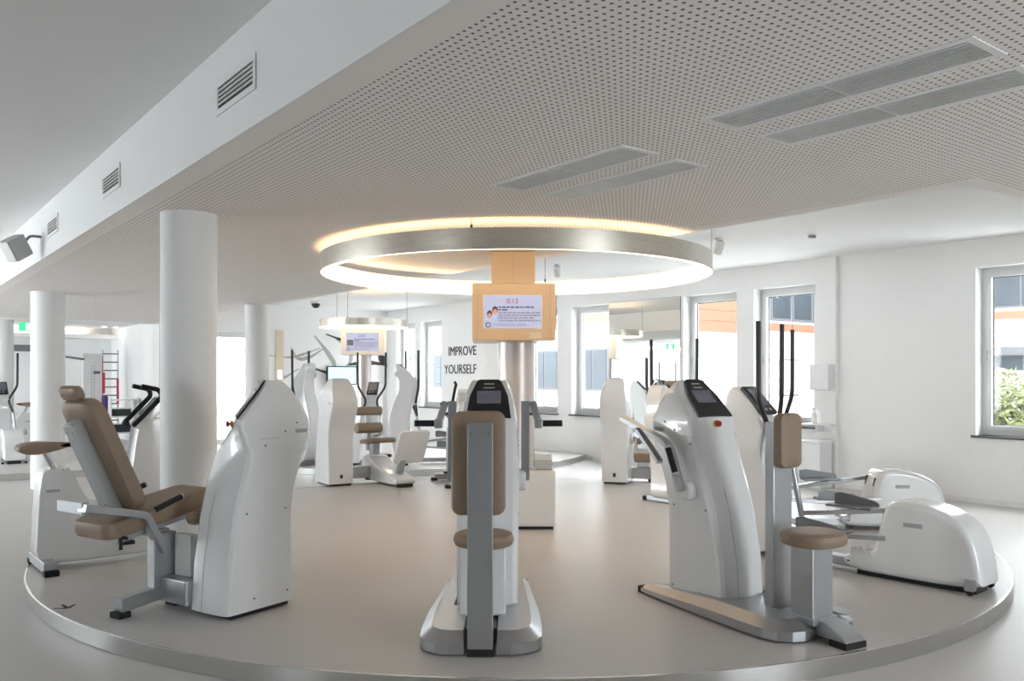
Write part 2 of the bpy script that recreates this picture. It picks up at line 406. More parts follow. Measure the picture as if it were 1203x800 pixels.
# glazed door in the end wall
t = thing('door_1', 'bright glazed door in the far end wall', 'door', UV(UE, (DV0+DV1)/2, 0), ANG, kind='structure')
hw = (DV1-DV0)/2; bm = bmesh.new()
for a, b, c, d in ((-hw, hw, 0, .12), (-hw, hw, 2.45, 2.57), (-hw, -hw+.07, .1, 2.5), (hw-.07, hw, .1, 2.5)): add_box(bm, a, b, .10, .16, c, d)
obj('door_frame', bm, 'white', t); obj('pane', box(-hw+.07, hw-.07, .12, .13, .12, 2.45), 'glass', t)
obj('handle', tube([(-hw+.12, .09, .9), (-hw+.12, .06, .9), (-hw+.12, .06, 1.3), (-hw+.12, .09, 1.3)], .012), 'silver', t)
# mirror
t = thing('mirror', 'tall frameless wall mirror between two windows', 'mirror', UV((9.66+11.36)/2, VW, .12), ANG)
obj('mirror_glass', box(-.018, -.014, -.85, .85, .004, 2.76), 'mirror', t); obj('backing_board', box(-.014, -.001, -.85, .85, 0, 2.764), 'grey', t)
# lettering
for s, zz, lab in (('IMPROVE', 2.03, 'black word IMPROVE on the white wall'), ('YOURSELF', 1.62, 'black word YOURSELF lower on the white wall')):
    bm = text_bm(s, .30, .004, 'RIGHT', .93)
    bm.transform(Matrix.Translation(UV(15.57, VW-.006, zz)) @ RZ(ANG-PI/2) @ RX(PI/2))
    tag(obj('wall_lettering', bm, 'text'), lab, 'lettering', 'wall lettering')

# ================================================================ round platforms
def platform(name, x, y, R, label, nseg=128):
    t = thing(name, label, 'platform', (x, y, 0), 0, kind='structure')
    obj('deck', lathe([(R-.006, 0), (R-.006, PZ-.002), (R-.02, PZ)], nseg), 'deck', t)
    bm = bmesh.new()
    for r0, r1, z0, z1 in ((R-.006, R, .004, PZ+.002),):
        A = [[bm.verts.new((r*math.cos(2*PI*k/nseg), r*math.sin(2*PI*k/nseg), z)) for k in range(nseg)] for r, z in ((r0, z0), (r1, z0), (r1, z1-.003), (r1-.003, z1), (r0-.008, z1), (r0-.008, z1-.004))]
        for i in range(6):
            for k in range(nseg):
                a, b = A[i], A[(i+1) % 6]; bm.faces.new((a[k], a[(k+1) % nseg], b[(k+1) % nseg], b[k]))
    obj('edge_strip', bm, 'steel', t)
    return t
PX, PY, PR = .05, 8.18, 4.08
platform('platform', PX, PY, PR, 'large round grey platform with brushed steel edge in front')
platform('platform', -2.0, 16.8, 3.45, 'smaller round platform under the second round lamp')
platform('platform', -8.55, 15.3, 2.75, 'smaller round platform at the far left by the columns')
# start arrow on the platform
bm = bmesh.new(); c = Vector((-2.766, 5.355, PZ+.0015))
for d, l in (((-1, -.02), .09), ((-.08, .09), .12), ((0, 1), .095)):
    d = Vector((d[0], d[1], 0)).normalized(); nrm = Vector((-d.y, d.x, 0))*.013
    p = [c-nrm, c+nrm, c+d*l+nrm*.7, c+d*l-nrm*.7]; bm.faces.new([bm.verts.new(q) for q in p])
tag(obj('floor_arrow', bm, 'text'), 'small black arrow mark on the platform near the left edge', 'floor mark')

# ================================================================ ring lamps
def ring_lamp(x, y, r, z0, z1, zceil, label, es=1.0, wires=4, nseg=96):
    t = thing('ring_lamp', label, 'lamp', (x, y, z0), 0)
    h = z1-z0
    def ring(profile):
        bm = bmesh.new(); A = [[bm.verts.new((q*math.cos(2*PI*k/nseg), q*math.sin(2*PI*k/nseg), z)) for k in range(nseg)] for q, z in profile]
        for i in range(len(A)):
            for k in range(nseg):
                a, b = A[i], A[(i+1) % len(A)]; bm.faces.new((a[k], a[(k+1) % nseg], b[(k+1) % nseg], b[k]))
        return bm
    obj('outer_band', ring([(r-.006, 0), (r, 0), (r, h), (r-.006, h)]), 'ringsteel', t)
    obj('inner_diffuser', ring([(r-.075, .006), (r-.012, .006), (r-.012, h*.62), (r-.075, h*.62)]), 'led', t)
    obj('uplight_strip', ring([(r-.07, h*.70), (r-.015, h*.70), (r-.015, h*.80), (r-.07, h*.80)]), 'ledup', t)
    obj('inner_band', ring([(r-.012, h*.62), (r-.006, h*.62), (r-.006, h), (r-.012, h)]), 'white', t)
    for k in range(wires):
        a = 2*PI*k/wires+PI/2+PI-.19; p = ((r-.01)*math.cos(a), (r-.01)*math.sin(a))
        zc = zceil(x+p[0], y+p[1])-z0
        w = obj('suspension_wire', tube([(p[0], p[1], h-.03), (p[0], p[1], zc)], .003, 6), 'black', t)
        obj('wire_clamp', tube([(p[0], p[1], h-.02), (p[0], p[1], h+.025)], .009, 8), 'black', w)
    return t
def zceil(x, y):
    u = -SA*x+CA*y; v = CA*x+SA*y
    return ZL if (1.5 < v < 5.42 or (u < 2.49 and v > 1.5)) else ZC
ring_lamp(.04, 8.18, 1.82, 2.49, 2.65, zceil, 'big brushed steel ring lamp hanging over the front platform')
ring_lamp(-2.82, 16.4, .84, 2.48, 2.62, zceil, 'small steel ring lamp hanging over the second platform', nseg=64, wires=3)

# ================================================================ centre column with displays
def info_screen(parent, time, red, word, w, h):
    """screen in local x-z plane facing -y, centred at origin -> children of a panel"""
    sc = obj('screen', box(-w/2, w/2, -.004, 0, -h/2, h/2), 'screen', parent)
    return sc
def flat(bmf, y): bmf.transform(T(0, y, 0)); return bmf
def screen_content(root, mtx, time, tm, w, h, photo=True):
    def put(name, bm, m, par): bm.transform(mtx); return obj(name, bm, m, par)
    sc = put('screen', box(-w/2, w/2, -.006, 0, -h/2, h/2), 'screen', root)
    b = text_bm(time, h*.21, .0008, 'CENTER'); b.transform(T(-.005*w, -.0075, h*.26) @ RX(PI/2)); put('time_digits', b, tm, sc)
    put('photo_background', box(-w*.47, -w*.27, -.0075, -.006, -h*.26, h*.16), 'scr_sky', sc)
    if photo:
        for cx, cz, r in ((-.40, -.10, .075), (-.305, .02, .08)):
            for rr, m, dz, yy in ((r*1.15, 'scr_hair', .04, -.0085), (r*.85, 'scr_skin', -.02, -.0095)):
                bm = lathe([(rr*w*.55, 0), (rr*w*.55, .001)], 16, RX(PI/2)); bm.transform(Matrix.Diagonal((1, 1, 1.25, 1))); bm.transform(T(cx*w, yy, cz*h+dz*h)); put('photo_face', bm, m, sc)
    else:
        put('photo_image', box(-w*.465, -w*.275, -.0085, -.0075, -h*.22, h*.12), 'grey', sc)
    rnd = random.Random(3)
    for row, (zz, m, tot) in enumerate(((.14, 'scr_blue', .60), (.06, 'scr_blue', .15), (-.03, 'scr_grey', .66), (-.11, 'scr_grey', .70), (-.19, 'scr_grey', .55), (-.27, 'scr_grey', .74))):
        bm = bmesh.new(); x = -.245; lim = x+tot*.98
        while x < min(lim, .47):
            l = rnd.uniform(.03, .09); add_box(bm, x*w, min(x+l, .48)*w, -.0075, -.006, (zz-.022)*h, (zz+.022)*h); x += l+.016
        put('text_line', bm, m, sc)
    bm = bmesh.new(); n = 24
    A = [[bm.verts.new((-.425*w+r*h*math.cos(2*PI*k/n), -.0075, -.40*h+r*h*math.sin(2*PI*k/n))) for k in range(n)] for r in (.055, .085)]
    for k in range(n): bm.faces.new((A[0][k], A[0][(k+1) % n], A[1][(k+1) % n], A[1][k]))
    put('round_emblem', bm, 'scr_hair', sc)
    b = text_bm('STOFFWECHSEL ZIRKEL', h*.12, .0008, 'LEFT', .80); b.transform(T(-.34*w, -.0075, -.44*h) @ RX(PI/2)); put('title_lettering', b, 'scr_grey', sc)
CX, CY = .04, 8.42
o = tag(obj('centre_column', lathe([(.18, .66), (.18, 1.877)], 40), 'clad'), 'brushed metal clad centre column under the wooden display box', 'column', kind='structure'); o.location = (CX, CY, 0)
t = thing('display_housing', 'beige wooden display box around the centre column with countdown screen', 'display', (CX-.035, 8.30, 1.878), math.radians(2.0))
obj('box_body', box(-.385, .385, -.385, .385, 0, .527, .012), 'wood', t)
bm = bmesh.new()
for s in (-1, 1): add_box(bm, s*.335-.002, s*.335+.002, -.387, -.384, .004, .523)
obj('panel_joint', bm, 'seam', t)
obj('upper_shaft', box(-.205, .205, -.205, .205, .527, ZL-1.879, .004), 'wood', t)
bm = box(-.002, .002, -.207, -.204, .53, .84); obj('shaft_joint', bm, 'seam', t)
screen_content(t, T(-.012, -.386, .262), '0:13', 'scr_red', .53, .30)
obj('bezel', box(-.284, .260, -.388, -.384, .108, .417), 'white', t)
obj('side_screen', box(.385, .40, -.28, .28, .10, .43, .004), 'black', t)
obj('label_sticker', box(.14, .255, -.3875, -.385, .012, .075), 'beige', t)
# column plinth cabinet
t = thing('plinth_cabinet', 'low white cabinet at the foot of the centre column', 'cabinet', (.08, 8.45, PZ), 0)
obj('cabinet_body', box(-.33, .33, -.33, .33, .03, .55, .006), 'white', t); obj('kick_plate', box(-.31, .31, -.31, .31, 0, .03), 'black', t)
obj('door', box(-.32, .32, -.338, -.33, .05, .535, .003), 'white', t)
t = thing('leaflet_holder', 'clear acrylic leaflet holder on the plinth cabinet', 'holder', (.30, 8.28, PZ+.55), 0)
obj('back_plate', box(-.09, .09, .03, .034, 0, .16), 'acryl', t); obj('front_plate', box(-.09, .09, -.05, -.046, 0, .10), 'acryl', t)
obj('base_plate', box(-.09, .09, -.05, .034, 0, .004), 'acryl', t)
for k in range(3): obj('leaflet', box(-.08, .08, -.03+.02*k, -.028+.02*k, .006, .13+.008*k), 'white', t)
# foot posts of the centre column
t = thing('column_stand', 'steel posts carrying the centre column above the cabinet', 'stand', (CX, CY, PZ+.55))
for k in range(4):
    a = PI/4+k*PI/2; obj('post', tube([(.15*math.cos(a), .15*math.sin(a), 0), (.15*math.cos(a), .15*math.sin(a), .02)], .02, 10), 'silver', t)
    
# second display
t = thing('display_housing', 'pale distant display box under the small ring lamp', 'display', (-2.82, 16.4, PZ), math.radians(4))
obj('column_shaft', lathe([(.14, 0), (.14, 1.86)], 24), 'clad', t)
obj('box_body', box(-.40, .40, -.30, .30, 1.86, 2.34, .01), 'cream', t)
screen_content(t, T(0, -.302, 2.10), '0:43', 'scr_blue', .60, .34, photo=False)

# ================================================================ training machines
def tower_section(z, yf, yb, w, wf, c, skew=0.0):
    k = skew*max(0.0, min(1.0, (z-.95)/.2))
    b = min(.035, (yb-yf)*.2); c = min(c, (yb-yf)*.5)
    pts = [(-w+b, yb), (0, yb+.004), (w-b, yb), (w-b*.3, yb-b*.3), (w, yb-b), (w, yf+c), (w-(w-wf)*.3, yf+c*.42), (wf, yf), (wf*.5, yf-.006), (0, yf-.008)]
    pts += [(-wf*.5, yf-.006), (-wf, yf), (-w+(w-wf)*.3, yf+c*.42), (-w, yf+c), (-w, yb-b), (-w+b*.3, yb-b*.3)]
    n = len(pts); out = []
    for i, (x, y) in enumerate(pts):
        if 5 <= i <= 13: y = min(y-k*x, yb-b-.004)
        out.append((x, y, z))
    return out
TOWER = [(.03, 0, .52, .178, .148, .03), (.3, .02, .515, .181, .15, .03), (.6, .06, .505, .184, .15, .035), (.75, .093, .525, .186, .15, .037), (.87, .125, .565, .187, .15, .04), (.97, .15, .615, .187, .149, .045),
         (1.06, .17, .648, .185, .148, .05), (1.13, .182, .655, .182, .146, .06), (1.18, .188, .645, .178, .143, .07), (1.25, .256, .612, .167, .125, .08),
         (1.31, .315, .575, .154, .110, .07), (1.36, .363, .537, .140, .097, .05), (1.40, .40, .495, .122, .086, .03), (1.42, .42, .462, .108, .078, .012)]
def make_tower(t, dx=0.0, full=True, skew=0.0, lean=0.07):
    TW = []
    for z, yf, yb, w, wf, c in TOWER:
        k = max(0.0, min(1.0, (z-.3)/.8)); k = k*k*(3-2*k); TW.append((z, yf+lean*k, yb+lean*.5*k, w, wf, c))
    bm = loft([tower_section(*l, skew) for l in TW]); bm.transform(T(dx, 0, 0))
    hs = obj('housing', bm, 'gloss', t, 24)
    obj('plinth', box(dx-.15, dx+.15, .05, .49, 0, .035), 'black', t)
    # display panel on the sloping top
    p0 = Vector((0, .190+lean, 1.18)); p1 = Vector((0, .422+lean, 1.42)); d = (p1-p0); ln = d.length; d.normalize(); nrm = Vector((0, -d.z, d.y))
    def quad(a0, a1, w0, w1, h0, h1, crn=0):
        if crn: prof = [(0, w0), (.55, w0*.55+w1*.45+.008), (.8, w1+.014), (.95, w1*.96), (1.0, w1*.75)]
        else: prof = [(0, w0), (1, w1)]
        L = [(-w, a0+(a1-a0)*s) for s, w in prof]; R = [(w, a0+(a1-a0)*s) for s, w in reversed(prof)]
        pl = L+R
        return loft([[tuple(p0+d*(a*ln)+Vector((x, -skew*x, 0))+nrm*h) for x, a in pl] for h in (h0, h1)])
    q = quad(.02, .98, .138, .080, 0.0, .014, 1); q.transform(T(dx, 0, 0)); dp = obj('display_panel', q, 'black', t)
    q = quad(.36, .68, .075, .075, .013, .0155); q.transform(T(dx, 0, 0)); obj('lcd_screen', q, 'lcd', dp)
    for a, w in ((.86, .032), (.76, .036)):
        q = quad(a-.012, a+.012, w, w, .013, .015); q.transform(T(dx, 0, 0)); obj('printed_mark', q, 'print', dp)
    # emergency knob
    kz = 1.145; ky = .183+.09*skew+lean*.98; kx = -.005-.10*(skew > 0)
    bm = lathe([(.022, 0), (.024, .012), (.018, .014)], 20, RX(PI/2)); bm.transform(T(dx+kx, ky, kz) @ RZ(-.6*skew)); kc = obj('knob_collar', bm, 'yellow', t)
    bm = lathe([(.010, .010), (.010, .022), (.019, .026), (.020, .036), (.014, .042)], 20, RX(PI/2)); bm.transform(T(dx+kx, ky, kz) @ RZ(-.6*skew)); obj('emergency_knob', bm, 'red', kc)
    # logo plates, seams and screws
    for s in (-1, 1):
        obj('logo_plate', box(dx+s*.1835-.004, dx+s*.1835+.004, .515+lean*.5, .61+lean*.5, 1.085, 1.11), 'logo', t)
        bm = bmesh.new(); add_box(bm, dx+s*.1845-.002, dx+s*.1845+.002, .24, .40, 1.062, 1.0645); obj('seam', bm, 'seam', t)
        if full:
            for yy, zz, xx in ((.28, 1.02, .1865), (.54, 1.15, .180), (.44, 1.10, .183), (.14, .62, .1845), (.44, .62, .1845), (.20, .10, .1795), (.46, .10, .1795)):
                bm = lathe([(.0065, -.004), (.0065, .003)], 10, RY(PI/2)); bm.transform(T(dx+s*xx, yy, zz)); obj('screw', bm, 'grey', t)
    bm = bmesh.new(); pts = [(dx-.05, l[1]-.0075, l[0]) for l in TW[:4]]; add_tube(bm, pts, .0016, 6); obj('front_seam', bm, 'seam', t)
    obj('cable_outlet', box(dx-.02, dx+.02, .518, .528, .10, .15, .003), 'black', t)
    return hs
# ---- leg machine: tower on the right of the sitter
def leg_machine(label, loc, rz, full=True):
    t = thing('leg_machine', label, 'gym machine', loc, rz, 'leg training machines on the front platform')
    make_tower(t, 0, full, .75, .02)
    X = -.63
    # seat bench tilted up to the front
    ti = math.radians(10.5)
    obj('seat', pad(.40, .80, .115, .035, T(X, .02, .585) @ RX(ti), .07), 'leather', t)
    obj('seat_plate', box(X-.15, X+.15, -.28, .34, -.02, .02, .006, T(0, 0, .505) @ RX(ti)), 'silver', t)
    # backrest
    B = T(X, -.27, .965) @ RX(math.radians(90+25))
    obj('backrest', pad(.37, .76, .105, .04, B, .10), 'leather', t)
    obj('headrest', pad(.20, .09, .06, .025, T(X-.02, -.46, 1.345) @ RX(math.radians(90+25)), .03), 'leather', t)
    bar = obj('back_support', box(-.05, .05, -.36, .27, .052, .135, .006, B), 'silver', t)
    for xx in (-.035, .035):
        for yy in (-.27, .22):
            b2 = lathe([(.007, .0), (.007, .004)], 10); b2.transform(B @ T(xx, yy, .135)); obj('bolt', b2, 'steel', bar)
    # frame carrying the backrest
    obj('side_frame', tube(fillet([(X+.21, -.53, .69), (X+.21, -.14, .60), (X+.21, -.01, .36)], .03), rect=(.022, .040), up=(1, 0, 0)), 'silver', t)
    obj('rear_crossbar', tube([(X+.21, -.51, .685), (X-.05, -.51, .685)], rect=(.022, .035)), 'silver', t)
    obj('side_frame', tube(fillet([(X-.21, -.30, .60), (X-.21, .10, .62), (X-.05, .10, .52)], .03), rect=(.018, .03), up=(1, 0, 0)), 'silver', t)
    for s, q in ((1, (-.075, .625, .105, .685)), (-1, (-.02, .66, .16, .72))):
        g = obj('grip', tube([(X+s*.235, q[0], q[1]), (X+s*.235, q[2], q[3])], .018, 12), 'rubber', t)
        obj('grip_cap', tube([(X+s*.235, q[2], q[3]), (X+s*.235, q[2]+.008, q[3]+.003)], .02, 12), 'print', g)
        obj('grip_bracket', tube([(X+s*.235, q[0]+.01, q[1]), (X+s*.20, q[0]+.01, q[1]-.01)], .012, 8), 'silver', g)
    PXX = X+.18
    obj('post', box(PXX-.035, PXX+.035, -.075, .085, .06, .47, .006), 'silver', t)
    obj('seat_carrier', box(X-.10, PXX, -.04, .06, .44, .49, .006), 'silver', t)
    obj('foot_bar', tube(fillet([(PXX, .06, .105), (PXX, -.06, .10), (PXX, -.29, .075)], .04), rect=(.045, .042), up=(0, 0, 1)), 'silver', t)
    obj('foot_cap', box(PXX-.05, PXX+.05, -.315, -.235, 0, .036, .004), 'rubber', t)
    obj('base_beam', box(PXX, -.16, -.03, .20, .05, .20, .01), 'silver', t)
    obj('foot_cap', box(PXX-.05, PXX+.05, .06, .16, 0, .055, .004), 'rubber', t)
    lv = obj('adjust_lever', tube([(X+.16, -.26, .50), (X+.16, -.26, .40)], .011, 10), 'black', t)
    obj('lever_knob', tube([(X+.10, -.26, .475), (X+.22, -.26, .475)], .012, 10), 'black', lv)
    # rollers carried by the tower arm
    arm = obj('lever_arm', tube(fillet([(-.20, .30, .60), (-.26, .30, .60), (-.26, .42, .36)], .04), rect=(.02, .035)), 'silver', t)
    obj('pivot_cover', lathe([(.07, 0), (.07, .03), (.055, .04)], 24, T(-.178, .30, .60) @ RY(-PI/2)), 'white', t)
    for yy, zz in ((.46, .36), (.10, .70)):
        bm = lathe([(.045, 0), (.062, .015), (.062, .30), (.045, .315)], 20, T(-.26, yy, zz) @ RY(-PI/2)) if yy > .3 else None
        if bm: obj('roller_pad', bm, 'leather', t)
    obj('knee_pad', pad(.10, .16, .09, .04, T(-.27, .14, .56), .045), 'leather', t)
    obj('footrest', box(-.40, -.24, .06, .12, .20, .46, .006), 'white', t)
    return t
LOC_A = (-1.82, 5.14, PZ)
leg_machine('white tan leg machine with reclined backrest nearest on the left', LOC_A, heading(.55, .835))
leg_machine('distant white leg machine with tan rollers left of the mirror', (1.53, 12.05, PZ), heading(-.30, -.954), False)
# ---- leg press with white foot plate
def leg_press(label, loc, rz):
    t = thing('leg_press', label, 'gym machine', loc, rz)
    make_tower(t, 0, False, .75, .02)
    X = -.66
    obj('base_shell', extrude_profile(smooth_poly([(-.05, .02), (.9, .02), (1.02, .05), (1.0, .13), (.35, .22), (.15, .36), (-.05, .36), (-.12, .2)], 2), .15, .03), 'gloss', t).matrix_local = T(X, .1, 0)
    obj('base_beam', box(X+.1, -.15, .12, .30, .06, .22, .008), 'silver', t)
    obj('seat_post', tube([(X, .10, .34), (X, .12, .52)], rect=(.05, .07), up=(0, 1, 0)), 'silver', t)
    obj('seat', pad(.36, .56, .07, .03, T(X, .22, .555) @ RX(math.radians(5)), .08), 'leather', t)
    for zz, r in ((.72, .075), (.96, .062)):
        obj('roller_pad', lathe([(r*.7, -.20), (r, -.185), (r, .185), (r*.7, .20)], 20, T(X+.02, -.05, zz) @ RY(PI/2)), 'leather', t)
    obj('back_post', tube([(X, -.10, .4), (X, -.10, 1.0)], rect=(.03, .03), up=(0, 1, 0)), 'silver', t)
    obj('foot_plate', pad(.44, .50, .045, .015, T(X-.10, 1.06, .52) @ RX(math.radians(62)), .06), 'white', t)
    obj('plate_post', tube([(X, .88, .13), (X-.02, .98, .40)], rect=(.03, .045), up=(1, 0, 0)), 'silver', t)
    obj('foot_cap', box(X-.10, X+.10, 1.02, 1.10, 0, .04, .004), 'rubber', t)
    obj('foot_cap', box(X-.10, X+.10, .0, .08, 0, .04, .004), 'rubber', t)
    return t
leg_press('white leg press with square foot plate left of the centre', (-2.54, 11.80, PZ), heading(.55, -.835))
# ---- base of the upper-body machines: two rounded rails around the tower
def rail(s, yb):
    outer = [(.085, -.60), (.16, -.605), (.235, -.585), (.295, -.53), (.325, -.45), (.33, -.30), (.325, 0), (.30, .45), (.275, yb), (.17, yb), (.17, .40), (.17, -.02), (.085, -.05)]
    top = [(.09, -.52), (.15, -.525), (.205, -.51), (.245, -.47), (.265, -.41), (.27, -.29), (.265, 0), (.25, .45), (.24, yb-.02), (.175, yb-.02), (.172, .40), (.172, -.02), (.09, -.045)]
    f = lambda P: [(s*x, y) for x, y in P]
    def zt(P, hi):
        out = []
        for x, y in P:
            k = max(0.0, min(1.0, (y-.30)/.25)); out.append((s*x, y, hi*(1-.45*k)))
        return out
    return loft([[(x, y, .012) for x, y in f(outer)], [(x, y, z) for x, y, z in zt(outer, .065)], [(x, y, z) for x, y, z in zt(top, .115)]])
def upper_arm(t, s, grip_out, dx):
    pv = obj('pivot_cover', lathe([(.062, 0), (.062, .045), (.05, .06)], 24, T(dx+s*.18, .28, .73) @ RY(s*PI/2)), 'gloss', t)
    x = dx+s*.265
    arm = obj('press_arm', tube(fillet([(x, .28, .73), (x, .40, 1.02), (x+s*.02, .86, 1.16)], .07), rect=(.016, .030), up=(1, 0, 0)), 'silver', t)
    obj('link_bar', tube([(x+s*.04, .66, 1.09), (x+s*.045, .43, .90)], rect=(.013, .022), up=(1, 0, 0)), 'silver', arm)
    obj('link_bolt', tube([(x-s*.02, .66, 1.09), (x+s*.06, .66, 1.09)], .016, 12), 'grey', arm)
    if s > 0: return arm
    g = obj('grip', tube([(x+s*.05, .27, .84), (x+s*.05, .345, 1.0)], .019, 14), 'rubber', t)
    for q in ((.27, .84), (.345, 1.0)): obj('grip_ring', lathe([(.023, -.006), (.023, .006)], 14, T(x+s*.05, *q) @ RX(math.radians(-25))), 'print', g)
    obj('grip_holder', tube([(x, .28, .83), (x+s*.05, .265, .83)], .012, 8), 'silver', g)
    return arm
def rower(label, loc, rz):
    t = thing('rowing_machine', label, 'gym machine', loc, rz); dx = -.02
    make_tower(t, dx)
    for s in (-1, 1):
        obj('base_rail', rail(s, .70), 'silver', t, 16); obj('rail_foot', box(s*.22-.055, s*.22+.055, .68, .735, 0, .045, .004), 'rubber', t)
        upper_arm(t, s, .1, dx)
    obj('base_deck', box(-.17, .17, -.50, .02, .012, .095, .008), 'silver', t)
    obj('chest_post', box(-.075, .075, -.29, -.22, .09, 1.18, .008), 'silver', t)
    obj('chest_pad', pad(.175, .315, .075, .025, T(-.01, -.335, 1.075) @ RX(PI/2), .035), 'leather', t)
    ped = obj('seat_pedestal', box(-.10, .06, -.60, -.44, .09, .52, .008), 'silver', t)
    obj('pedestal_shoe', box(-.115, .075, -.62, -.42, .085, .125, .006), 'silver', ped)
    obj('seat', pad(.36, .33, .075, .03, T(-.05, -.56, .555), .155), 'leather', t)
    obj('foot_bar', extrude_profile([(-.80, .03), (-.78, .065), (-.66, .115), (-.55, .115), (-.55, .03)], .075, .008), 'silver', t)
    obj('foot_cap', box(-.08, .08, -.805, -.69, 0, .035, .004), 'rubber', t)
    obj('adjust_disc', lathe([(.055, 0), (.055, .012)], 20, T(.16, -.56, .12) @ RX(.15)), 'silver', t)
    return t
rower('white rowing machine with tan chest pad and round seat on the right', (1.437, 5.26, PZ), heading(-.48, .877))
def chest_press(label, loc, rz):
    t = thing('chest_press', label, 'gym machine', loc, rz)
    make_tower(t, .02)
    for s in (-1, 1):
        obj('base_rail', rail(s, .90), 'silver', t, 16); obj('rail_foot', box(s*.22-.05, s*.22+.05, .86, .92, 0, .045, .004), 'rubber', t)
        obj('pivot_cover', lathe([(.062, 0), (.062, .04), (.05, .05)], 24, T(.02+s*.18, .30, .80) @ RY(s*PI/2)), 'gloss', t)
        x = .02+s*.228
        arm = obj('press_arm', tube([(x, .30, .80), (x, .34, 1.29)], rect=(.014, .026), up=(1, 0, 0)), 'silver', t)
        obj('press_arm', tube([(x+s*.085, .28, 1.14), (x+s*.045, .36, 1.28)], rect=(.018, .020), up=(1, 0, 0)), 'silver', t)
        for zz in (1.21, 1.27): obj('link_bolt', tube([(x, .345, zz), (x+s*.075, .345, zz)], .010, 10), 'grey', arm)
        hb = obj('handle_bracket', box(min(x+s*.055, x+s*.105), max(x+s*.055, x+s*.105), .24, .32, 1.125, 1.185, .008), 'silver', t)
        obj('grip', tube([(x+s*.10, .28, 1.155), (x+s*.225, .28, 1.155)], .02, 14), 'rubber', hb)
        obj('grip_cap', tube([(x+s*.225, .28, 1.155), (x+s*.23, .28, 1.155)], .021, 14), 'print', hb)
    obj('seat', pad(.335, .32, .075, .03, T(.008, -.26, .545), .15), 'leather', t)
    obj('seat_shell', box(-.13, .13, -.22, .02, .10, .505, .02), 'gloss', t)
    obj('base_deck', box(-.085, .085, -.40, .02, .012, .09, .006), 'grey', t)
    post = obj('back_post', box(-.066, .066, -.60, -.52, .035, 1.20, .006), 'silver', t)
    obj('post_foot', box(-.07, .07, -.605, -.50, 0, .034, .003), 'rubber', post)
    for xx in (-.045, .045):
        for zz in (1.15, .76):
            bm = lathe([(.008, 0), (.008, .005)], 10, T(xx, -.60, zz) @ RX(PI/2)); obj('bolt', bm, 'steel', post)
    obj('back_pad', pad(.285, .55, .085, .03, T(-.012, -.475, .985) @ RX(PI/2), .05), 'leather', t)
    return t
chest_press('white chest press seen from behind with tan back pad in the middle', (-.165, 5.03, PZ), heading(.0, 1))
# ---- exercise bike
def bike(label, loc, rz, group='exercise bikes'):
    t = thing('exercise_bike', label, 'exercise bike', loc, rz, group)
    body = [(-.09, .07), (-.08, .30), (-.06, .70), (-.02, .755), (.09, .76), (.14, .72), (.23, .50), (.33, .445), (.52, .46), (.60, .60), (.655, 1.05), (.70, 1.12), (.86, 1.12), (.875, 1.02), (.86, .60), (.93, .25), (.97, .08), (.6, .05), (.1, .05)]
    obj('body_shell', extrude_profile(smooth_poly(body, 2), .115, .025), 'gloss', t)
    obj('rear_foot', tube([(-.28, -.02, .055), (.28, -.02, .055)], rect=(.045, .04)), 'silver', t)
    obj('front_foot', tube([(-.24, .86, .05), (.24, .86, .05)], rect=(.04, .035)), 'silver', t)
    for xx, yy in ((-.29, -.02), (.29, -.02), (-.25, .86), (.25, .86)): obj('foot_cap', box(xx-.04, xx+.04, yy-.05, yy+.05, 0, .04, .004), 'rubber', t)
    obj('seat_post', tube([(0, .06, .74), (0, 0, .87)], .022, 12), 'silver', t)
    sad = [(-.16, .02), (-.155, -.03), (-.05, -.055), (.10, -.03), (.22, .0), (.225, .025), (.1, .035), (-.05, .045)]
    obj('saddle', extrude_profile(smooth_poly(sad, 2), .11, .03, lambda y, z: 1.0 if y < -.02 else max(.28, 1-.72*(y+.02)/.2)), 'leather', t).matrix_local = T(0, -.04, .915)
    con = obj('console', box(-.11, .11, -.15, .15, -.035, .035, .012, T(0, .745, 1.15) @ RX(math.radians(48))), 'gloss', t)
    obj('display_panel', box(-.09, .09, -.05, .13, .034, .04, .004, T(0, .745, 1.15) @ RX(math.radians(48))), 'lcd', con)
    for s in (-1, 1):
        Bm = T(0, .745, 1.15) @ RX(math.radians(48))
        pts = [Bm @ Vector(p) for p in ((s*.10, -.15, .05), (s*.15, -.17, .06), (s*.15, .14, .05), (s*.13, .165, .10), (s*.12, .10, .215))]
        obj('handlebar', tube(fillet(pts, .05), .019, 10), 'rubber', t)
        obj('crank', tube([(s*.12, .42, .30), (s*.145, .42, .30), (s*.145, .42+s*.10, .30-s*.13)], rect=(.01, .015), up=(1, 0, 0)), 'silver', t)
        obj('pedal', box(min(s*.15, s*.25), max(s*.15, s*.25), .42+s*.10-.05, .42+s*.10+.05, .285-s*.13, .315-s*.13, .005), 'black', t)
        obj('logo_plate', box(s*.116-.004, s*.116+.004, -.02, .07, .585, .605), 'logo', t)
    return t
bike('white exercise bike with tan saddle at the far left of the platform', (-3.50, 6.46, PZ), heading(.78, .63))
bike('white exercise bike mostly hidden behind the chest press', (-.80, 12.05, PZ), heading(.25, -.97))
